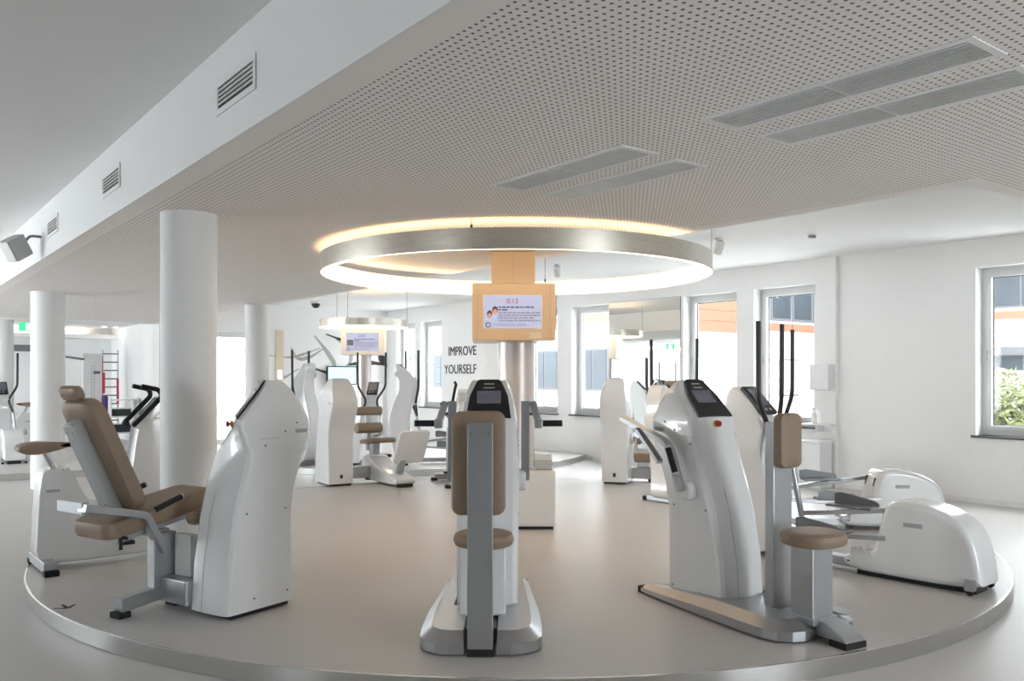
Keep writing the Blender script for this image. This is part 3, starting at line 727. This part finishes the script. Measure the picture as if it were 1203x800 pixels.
# ---- cross trainer
def cross_trainer(label, loc, rz, top=1.32, swing=.10, py=1.68, group='cross trainers'):
    t = thing('cross_trainer', label, 'cross trainer', loc, rz, group)
    prof = [(.03, .03), (.02, .12), (.07, .36), (.15, .47), (.34, .555), (.56, .575), (.66, .55), (.70, .46), (.74, .28), (.78, .17), (1.0, .14), (1.0, .05), (.85, .03)]
    hs = obj('flywheel_housing', extrude_profile(smooth_poly(prof, 2), .17, .05, lambda y, z: 1.0 if y < .85 else .8), 'gloss', t, 50)
    for s in (-1, 1):
        obj('logo_plate', box(s*.1705-.003, s*.1705+.003, .40, .53, .40, .43), 'logo', hs)
        obj('slot', tube([(s*.10, .688, .49), (s*.10, .725, .32), (s*.10, .755, .20)], rect=(.005, .018), up=(1, 0, 0)), 'black', hs)
        obj('transport_wheel', lathe([(.022, -.018), (.026, -.01), (.026, .01), (.022, .018)], 16, T(s*.17, .09, .028) @ RY(PI/2)), 'rubber', t)
        obj('wheel_bracket', box(s*.172-.028, s*.172+.028, .06, .12, .035, .11, .004), 'silver', t)
        # pedal arm from the flywheel to the pole foot
        z0, z1, z2 = (.47, .40, .34) if s > 0 else (.30, .27, .30)
        obj('pedal_arm', tube([(s*.15, .66, z0), (s*.19, 1.10, z1), (s*.22, 1.52, z2)], rect=(.018, .026), up=(1, 0, 0)), 'silver', t)
        pb = obj('foot_plate', box(s*.21-.075, s*.21+.075, 0.92, 1.28, .0, .02, .006, T(0, 0, z1+.03)), 'grey', t)
        obj('foot_guard', extrude_profile([(.92, .015), (1.28, .015), (1.28, .09), (1.22, .10), (.96, .06), (.92, .04)], .008), 'grey', pb).matrix_local = T(s*.29, 0, z1+.03)
        # long handle pole
        yc = py+s*swing
        obj('pole', tube(fillet([(s*.20, 1.52, .34), (s*.165, 1.60, .80), (s*.09, py-.03+s*swing*.3, 1.02), (s*.25, yc, 1.27), (s*.255, yc, 1.88)], .07), .0195, 12), 'pole', t)
        obj('pole_sleeve', tube([(s*.20, 1.515, .30), (s*.165, 1.60, .80)], .024, 12), 'silver', t)
    m = top
    if m < 1.5: mast = [(1.52, .04), (1.56, .40), (1.66, .72), (1.69, .92), (1.66, 1.05), (1.67, m-.28), (1.74, m-.16), (1.90, m+.02), (1.98, m+.04), (2.04, m-.04), (2.07, m-.25), (2.05, .85), (1.96, .55), (1.94, .25), (1.98, .04)]
    else: mast = [(1.56, .04), (1.62, .40), (1.73, .70), (1.68, .95), (1.55, 1.20), (1.57, 1.36), (1.72, 1.52), (1.86, 1.66), (1.94, 1.67), (1.97, 1.58), (1.90, 1.38), (1.90, 1.20), (2.02, .95), (2.08, .70), (2.02, .40), (1.94, .04)]
    obj('mast_housing', extrude_profile(smooth_poly(mast, 2), .135, .03, lambda y, z: 1.0 if z < .9 else max(.72, 1-(z-.9)*.5)), 'gloss', t, 50)
    B = T(0, 1.79, m-.085) @ RX(math.radians(44 if m < 1.5 else 46))
    dp = obj('display_panel', box(-.095, .095, -.15, .15, -.012, .022, .006, B), 'black', t)
    obj('lcd_screen', box(-.07, .07, -.07, .12, .021, .024, 0, B), 'lcd', dp)
    for xx in (-.04, .02): 
        bm = lathe([(.014, 0), (.014, .003)], 12); bm.transform(B @ T(xx, -.115, .021)); obj('button', bm, 'print', dp)
    obj('ground_beam', box(-.06, .06, .95, 1.55, .03, .10, .008), 'silver', t)
    obj('front_foot', tube([(-.28, 1.80, .035), (.28, 1.80, .035)], rect=(.045, .03)), 'silver', t)
    for s in (-1, 1): obj('foot_cap', box(s*.30-.03, s*.30+.03, 1.75, 1.85, 0, .05, .004), 'rubber', t)
    obj('bottom_plate', box(-.10, .10, .08, .9, .0, .031), 'black', t)
    return t
cross_trainer('nearest white cross trainer with rounded flywheel shell on the right', (3.20, 5.70, PZ), heading(-.66, .75), 1.33, .05)
cross_trainer('white cross trainer just behind the nearest one on the right', (4.12, 8.20, PZ), heading(-.999, .03), 1.30, .09, 1.60)
cross_trainer('white cross trainer behind the rowing machine by the mirror', (3.15, 11.05, PZ), heading(-.76, -.65), 1.32)
cross_trainer('tall white cross trainer by the far windows on the second platform', (.0, 14.55, PZ), heading(-.99, -.13), 1.62)
cross_trainer('tall white cross trainer in front of the ink mural', (-4.83, 15.2, PZ), heading(.80, -.60), 1.62)
cross_trainer('cross trainer with lyre shaped poles under the distant display', (-2.60, 13.75, PZ), heading(.05, 1), 1.32, .0)
cross_trainer('cross trainer cut off by the left picture edge', (-8.2, 14.2, PZ), heading(-.6, .8), 1.32)
bike('distant exercise bike between the two left columns', (-9.3, 16.5, PZ), heading(-.7, -.7))

# ================================================================ ceiling fittings
def grille(u0, u1, v0, v1, label):
    t = thing('ceiling_grille', label, 'air grille', UV((u0+u1)/2, (v0+v1)/2, ZL), ANG, 'slot grilles in the perforated ceiling')
    hu, hv = (u1-u0)/2, (v1-v0)/2; e = .032
    bm = bmesh.new()
    for a, b, c, d in ((-hv-e, hv+e, -hu-e, -hu), (-hv-e, hv+e, hu, hu+e), (-hv-e, -hv, -hu, hu), (hv, hv+e, -hu, hu), (-hv, hv, -.008, .008)): add_box(bm, a, b, c, d, -.005, .0)
    obj('frame', bm, 'ceil', t)
    obj('backing', box(-hv, hv, -hu, hu, -.003, -.001), 'hole', t)
    n = 9
    base = None
    for side in (-1, 1):
        for k in range(n):
            x = -hv+(k+.5)*2*hv/n
            if base is None: o = base = obj('slat', box(-.0045, .0045, .009, hu, -.008, -.003), 'slat', t)
            else: o = base.copy(); COL.objects.link(o); o.parent = t
            o.location = (x, 0, 0); o.rotation_euler = (0, 0, 0 if side > 0 else PI)
    return t
grille(3.17, 4.26, 3.13, 3.34, 'slot grille nearest the beam in the pair above the ring lamp')
grille(3.19, 4.29, 3.56, 3.76, 'slot grille nearest the windows in the pair above the ring lamp')
grille(1.43, 2.57, 3.10, 3.31, 'upper left slot grille of the large near pair')
grille(1.45, 2.59, 3.53, 3.74, 'lower right slot grille of the large near pair')
vl = ['largest nearest', 'second nearest', 'third nearest', 'fourth and small', 'farthest tiny']
for i, u0 in enumerate((3.94, 6.52, 8.86, 11.1, 13.1)):
    t = thing('wall_vent', '%s slatted vent in the white beam face' % vl[i], 'air vent', UV(u0+.24, 1.485, 2.967), ANG, 'slatted vents along the beam')
    bm = bmesh.new()
    for a, b, c, d in ((-.275, .275, .055, .085), (-.275, .275, -.085, -.055), (-.275, -.245, -.055, .055), (.245, .275, -.055, .055)): add_box(bm, -.008, 0, a, b, c, d)
    obj('frame', bm, 'ceil', t); obj('backing', box(-.002, -.0005, -.245, .245, -.055, .055), 'hole', t)
    base = None
    for k in range(4):
        z = -.034+k*.023
        if base is None: o = base = obj('slat', box(-.010, -.002, -.245, .245, -.004, .004, 0, RY(.5)), 'slat', t)
        else: o = base.copy(); COL.objects.link(o); o.parent = t
        o.location = (0, 0, z)
# speaker on the beam
t = thing('loudspeaker', 'grey loudspeaker tilted down from the beam at the left', 'speaker', UV(9.75, 1.485, 2.93), ANG)
obj('wall_bracket', tube(fillet([(0, 0, .02), (-.10, 0, .02), (-.14, .02, -.04)], .03), .014), 'grey', t)
B = T(-.22, .03, -.10) @ RZ(.5) @ RY(-.55)
body = obj('cabinet', box(-.10, .10, -.075, .075, -.12, .10, .015, B), 'speaker', t); obj('speaker_grille', box(-.108, -.10, -.065, .065, -.11, .09, .003, B), 'slat', body)
# spotlights, detector, camera
def spot(x, y, label, yaw, g='ceiling spotlights'):
    t = thing('ceiling_spotlight', label, 'spotlight', (x, y, zceil(x, y)), yaw, g)
    obj('base', lathe([(.05, -.02), (.05, 0)], 24), 'white', t); obj('stem', tube([(0, 0, -.02), (0, 0, -.06)], .012), 'white', t)
    B = T(0, 0, -.10) @ RX(.6)
    h = obj('lamp_head', lathe([(.052, -.085), (.055, -.08), (.055, .06), (.04, .075)], 28, B), 'white', t); obj('lamp_lens', lathe([(.045, -.088), (.045, -.083)], 24, B), 'lamp', h)
spot(px(845, 10.5), 10.5, 'white ceiling spotlight right of the big ring lamp', .2)
spot(px(655, 12.9), 12.9, 'white ceiling spotlight seen inside the big ring lamp', -.3)
t = thing('smoke_detector', 'small round detector on the ceiling near the right windows', 'detector', (px(954, 10.2), 10.2, ZC)); obj('base', lathe([(.055, -.015), (.06, 0)], 24), 'white', t); obj('sensor', lathe([(.03, -.045), (.045, -.04), (.045, -.015)], 24), 'grey', t)
t = thing('dome_camera', 'black dome camera on the ceiling at the far end', 'camera', (px(371, 19.2), 19.2, ZC)); obj('base', lathe([(.11, -.05), (.11, 0)], 24), 'white', t); obj('dome', lathe([(.03, -.15), (.07, -.13), (.095, -.08), (.095, -.05)], 24), 'black', t)
# ================================================================ things on the window wall
t = thing('towel_dispenser', 'white paper towel dispenser on the pilaster by the window', 'dispenser', UV(6.95, VW-.07, 1.36), ANG)
obj('case', box(-.14, 0, -.15, .15, 0, .36, .015), 'white', t); obj('outlet', box(-.13, -.02, -.12, .12, -.004, .004), 'seam', t)
t = thing('waste_bin', 'white box-shaped waste bin standing below the dispenser', 'bin', UV(6.98, VW-.25, 0), ANG)
obj('bin_body', box(-.15, .15, -.17, .17, 0, .62, .01), 'white', t); obj('bin_lid', box(-.155, .155, -.175, .175, .62, .66, .006), 'white', t)
t = thing('wall_shelf', 'thin white shelf between dispenser and waste bin', 'shelf', UV(6.98, VW-.07, .86), ANG); obj('board', box(-.20, 0, -.25, .22, 0, .025, .003), 'white', t); obj('bracket', box(-.16, 0, -.015, .015, -.08, 0), 'white', t)
t = thing('spray_bottle', 'white spray bottle on the thin shelf', 'bottle', UV(7.05, VW-.17, .885), ANG); obj('bottle_body', lathe([(.035, 0), (.038, .02), (.038, .13), (.015, .17), (.015, .19)], 16), 'white', t); obj('spray_head', box(-.05, .02, -.012, .012, .19, .225, .004), 'white', t)
# ================================================================ end wall: mural, strip lamp, far room
t = thing('wall_mural', 'grey ink mural of a leaping figure on the far end wall', 'mural', UV(UE-.004, 9.3, 0), ANG)
strokes = [([(-1.55, 2.05), (-1.0, 2.0), (-.6, 2.12), (-.25, 2.25)], .05, 'ink'), ([(-1.0, 2.25), (-.85, 1.95), (-.5, 2.02), (-.1, 2.28)], .07, 'ink'), ([(-.4, 2.55), (-.1, 2.2), (.15, 1.85), (.05, 1.6)], .10, 'ink'),
           ([(-.1, 2.60), (.35, 2.45), (.95, 2.40)], .06, 'inkdark'), ([(.15, 2.5), (.55, 2.25), (.6, 1.95), (.35, 1.7)], .09, 'ink'), ([(-.5, 1.78), (0, 1.62), (.5, 1.66), (.8, 1.85)], .09, 'inkdark'), ([(.5, 1.85), (1.0, 1.92), (1.6, 1.86)], .12, 'inkdark'),
           ([(1.3, 2.3), (1.45, 2.0), (1.6, 1.8)], .16, 'inkdark'), ([(1.55, 2.15), (1.75, 2.0), (1.7, 1.8)], .14, 'inkskin'), ([(2.0, 2.15), (2.25, 1.9), (2.4, 1.6)], .12, 'inkskin'), ([(-1.7, 1.35), (-1.2, 1.5), (-.8, 1.75)], .05, 'ink')]
for P, w, m in strokes:
    pts = fillet([(a, 0, b) for a, b in P], .4, 6); bm = bmesh.new(); L = []
    for i, p in enumerate(pts):
        d = (pts[min(i+1, len(pts)-1)]-pts[max(i-1, 0)]).normalized(); nn = Vector((-d.z, 0, d.x)); ww = .62*w*(.25+.75*math.sin(PI*(i+.4)/(len(pts)-.2)))
        L.append((bm.verts.new(p+nn*ww), bm.verts.new(p-nn*ww)))
    for a, b in zip(L, L[1:]): bm.faces.new((a[0], a[1], b[1], b[0]))
    obj('ink_stroke', bm, m, t)
t = thing('wall_strip_lamp', 'tall warm beige light panel beside the distant column', 'lamp', UV(UE-.02, 8.0, 1.45), ANG); obj('panel', box(-.09, .09, -.03, .01, 0, 1.2, .005), 'beige', t); obj('glow_bulb', box(-.05, .05, -.036, -.03, .05, .25, .002), 'ledcove', t)
t = thing('wall_monitor', 'dark framed monitor with cyan picture in front of the mural', 'monitor', UV(19.45, 9.55, 1.35), ANG); obj('monitor_frame', box(-.40, .40, -.03, .03, 0, .46, .006), 'black', t); obj('monitor_screen', box(-.37, .37, -.036, -.03, .03, .43), 'cyan', t); obj('monitor_arm', box(-.05, .05, .03, .146, .18, .28), 'black', t)
# exit sign
def farp(x, u, z=0): k = (x-601.5)/F_PX; Y = u/(CA-SA*k); v = Y*(CA*k+SA); return UV(u, v, z)
t = thing('exit_sign', 'small green exit sign hanging at the far left', 'sign', farp(34, 17.5, 2.36), ANG); obj('sign_plate', box(-.16, .16, -.02, .02, 0, .16), 'green', t); obj('pictogram', box(-.05, .12, -.024, -.02, .02, .14), 'signwhite', t)
obj('hanger', tube([(0, 0, .16), (0, 0, ZL-2.36)], .006), 'white', t)
# far room furniture
t = thing('cable_tower', 'white cable tower with a column of small holes in the far room', 'gym machine', farp(108, 22.0), ANG)
obj('front_panel', box(-.20, .20, -.05, .05, .05, 2.1, .01), 'white', t); obj('base', box(-.35, .35, -.35, .35, 0, .05, .01), 'silver', t)
bm = bmesh.new()
for c in (-.02, .04):
    for k in range(14): add_box(bm, c-.009, c+.009, -.053, -.05, 1.0+k*.06, 1.018+k*.06)
obj('hole_row', bm, 'grey', t); obj('slider', box(.02, .16, -.10, -.05, 1.62, 1.68, .004), 'grey', t)
obj('arm', tube([(-.2, -.2, 1.95), (-.9, -.2, 2.05)], .025), 'grey', t); obj('cable', tube([(.20, -.12, 2.05), (.20, -.12, .2)], .008), 'redstrap', t)
t = thing('ladder_rack', 'tall slim ladder rack with straps in the far room', 'rack', farp(129.5, 22.4), ANG)
for s in (-1, 1): obj('upright', tube([(s*.17, 0, 0), (s*.17, 0, 2.2)], .018), 'silver', t)
for k in range(10): obj('rung', tube([(-.19, 0, .3+k*.2), (.19, 0, .3+k*.2)], .016), 'grey', t)
for x, z0, z1 in ((-.15, 1.15, 1.65), (.16, .9, 1.5)): obj('strap', box(x-.025, x+.025, -.05, -.03, z0, z1, .004), 'redstrap', t)
t = thing('foam_roll', 'dark purple foam roll standing by the ladder rack', 'foam roll', farp(123, 20.6), ANG); obj('roll', lathe([(.06, .24), (.065, .26), (.065, 1.10), (.06, 1.12)], 20), 'purple', t); obj('roll_stand', lathe([(.18, 0), (.18, .03), (.03, .04), (.03, .25)], 20), 'black', t)
t = thing('storage_rack', 'white open rack with grey boxes in the far room', 'rack', farp(144, 21.2), ANG)
for z in (.25, .62, 1.0): obj('shelf_board', box(-.28, .28, -.2, .2, z, z+.03), 'white', t)
for s in (-.30, .28): obj('side_panel', box(s, s+.02, -.2, .2, 0, 1.05), 'white', t)
t = thing('storage_box', 'upper grey box on the white rack in the far room', 'box', farp(144, 21.2, .65), ANG); obj('box_body', box(-.2, .15, -.15, .15, 0, .16, .01), 'facgrey', t); obj('box_lid', box(-.21, .16, -.16, .16, .16, .18, .004), 'white', t)
t = thing('storage_box', 'lower grey box on the white rack in the far room', 'box', farp(144, 21.2, .28), ANG); obj('box_body', box(-.2, .15, -.15, .15, 0, .18, .01), 'facgrey', t); obj('box_lid', box(-.21, .16, -.16, .16, .18, .20, .004), 'white', t)
t = thing('wall_poster', 'dark board high on the far wall left of the columns', 'board', farp(29, 23.97, 2.17), ANG); obj('board_panel', box(-.33, .33, -.02, .0, 0, .16), 'grey', t); obj('board_frame', box(-.34, .34, -.015, .0, -.012, .0), 'white', t)
for i, (x, lab) in enumerate(((122.5, 'left'), (136, 'right'))):
    p = farp(x, 22.9); t = thing('ceiling_downlight', '%s small bright downlight in the far room' % lab, 'downlight', (p.x, p.y, 2.78)); obj('rim', lathe([(.07, -.01), (.07, 0)], 20), 'white', t); obj('lens', lathe([(.055, -.013), (.055, -.01)], 20), 'lamp', t)

# ================================================================ outside
bm = bmesh.new(); ubox(bm, -30, 60, VW+WT+.02, 70, -.5, -.4); struct('ground', bm, 'ground', 'pale paving outside the windows', 'ground')
def facade_parts(t):
    def fac(name, u0, u1, z0, z1, d, m, par=None): return obj(name, box(-d, 0, u0, u1, z0+.4, z1+.4), m, par or t)
    return fac
t = thing('building', 'white building across the yard with orange band and grey windows', 'building', UV(0, 30.0, -.4), ANG)
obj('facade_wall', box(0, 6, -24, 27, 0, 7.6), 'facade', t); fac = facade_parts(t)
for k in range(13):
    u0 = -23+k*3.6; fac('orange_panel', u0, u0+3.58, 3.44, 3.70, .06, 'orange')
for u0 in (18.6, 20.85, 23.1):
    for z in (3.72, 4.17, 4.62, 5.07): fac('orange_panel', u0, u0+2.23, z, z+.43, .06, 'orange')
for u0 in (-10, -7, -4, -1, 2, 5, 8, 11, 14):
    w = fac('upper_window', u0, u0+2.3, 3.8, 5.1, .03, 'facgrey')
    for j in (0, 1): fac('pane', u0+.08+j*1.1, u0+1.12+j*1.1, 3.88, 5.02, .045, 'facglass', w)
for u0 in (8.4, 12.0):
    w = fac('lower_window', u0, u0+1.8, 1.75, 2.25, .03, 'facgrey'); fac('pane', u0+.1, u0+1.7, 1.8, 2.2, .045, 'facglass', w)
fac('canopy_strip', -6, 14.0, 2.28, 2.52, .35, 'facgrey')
t = thing('building', 'nearer white building wing with orange corner and dark lower windows', 'building', UV(0, 20.3, -.4), ANG)
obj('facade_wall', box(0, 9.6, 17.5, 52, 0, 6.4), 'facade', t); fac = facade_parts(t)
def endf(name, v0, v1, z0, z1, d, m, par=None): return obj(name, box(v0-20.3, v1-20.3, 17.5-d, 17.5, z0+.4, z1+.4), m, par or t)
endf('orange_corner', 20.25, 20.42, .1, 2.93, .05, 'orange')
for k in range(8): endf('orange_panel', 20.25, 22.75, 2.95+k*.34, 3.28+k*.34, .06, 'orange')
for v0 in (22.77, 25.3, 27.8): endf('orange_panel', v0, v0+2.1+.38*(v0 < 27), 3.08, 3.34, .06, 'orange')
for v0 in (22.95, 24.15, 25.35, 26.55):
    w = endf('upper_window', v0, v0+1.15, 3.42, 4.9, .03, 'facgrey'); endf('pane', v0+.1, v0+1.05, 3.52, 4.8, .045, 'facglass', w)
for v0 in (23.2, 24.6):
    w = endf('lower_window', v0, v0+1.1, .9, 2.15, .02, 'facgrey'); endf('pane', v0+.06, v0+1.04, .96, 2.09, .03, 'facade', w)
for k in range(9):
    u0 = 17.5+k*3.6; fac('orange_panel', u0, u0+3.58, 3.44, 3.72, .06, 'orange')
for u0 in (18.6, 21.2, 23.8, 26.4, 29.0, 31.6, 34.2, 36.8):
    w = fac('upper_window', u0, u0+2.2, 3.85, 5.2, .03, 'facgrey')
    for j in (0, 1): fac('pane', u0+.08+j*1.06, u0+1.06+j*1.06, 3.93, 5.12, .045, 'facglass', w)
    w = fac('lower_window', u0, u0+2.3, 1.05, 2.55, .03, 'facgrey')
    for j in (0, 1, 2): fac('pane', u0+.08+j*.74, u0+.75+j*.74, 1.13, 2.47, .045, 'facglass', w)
# yard railing
t = thing('yard_railing', 'grey tube railing with rounded corner outside the window', 'railing', UV(0, 14.5, -.4), ANG)
obj('top_rail', tube(fillet([(0, 11.2, 0), (0, 11.2, 2.32), (0, 13.6, 2.32)], .3), .03), 'silver', t); obj('rail_post', tube([(0, 13.6, 0), (0, 13.6, 2.34)], .03), 'silver', t)
# shrub
def shrub(label, c, rx, rz, n, seed):
    t = thing('shrub', label, 'shrub', c); rnd = random.Random(seed); bm = bmesh.new()
    for i in range(n):
        d = Vector((rnd.gauss(0, 1), rnd.gauss(0, 1), rnd.gauss(0, 1))).normalized()*(rnd.random()**.35)
        p = Vector((d.x*rx, d.y*rx, rz+.25+d.z*rz)); a = Vector((rnd.gauss(0, 1), rnd.gauss(0, 1), rnd.gauss(0, 1))).normalized(); b = a.orthogonal().normalized(); l = rnd.uniform(.05, .09)
        bm.faces.new([bm.verts.new(q) for q in (p-a*l, p+b*l*.45, p+a*l, p-b*l*.45)])
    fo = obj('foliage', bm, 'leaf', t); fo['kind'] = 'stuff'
    bm = bmesh.new()
    for k in range(7):
        a = 2*PI*k/7; add_tube(bm, [(0, 0, 0), (.2*rx*math.cos(a), .2*rx*math.sin(a), rz*.6), (.6*rx*math.cos(a), .6*rx*math.sin(a), rz*1.4)], [.03, .022, .01], 6)
    obj('stem', bm, 'bark', t)
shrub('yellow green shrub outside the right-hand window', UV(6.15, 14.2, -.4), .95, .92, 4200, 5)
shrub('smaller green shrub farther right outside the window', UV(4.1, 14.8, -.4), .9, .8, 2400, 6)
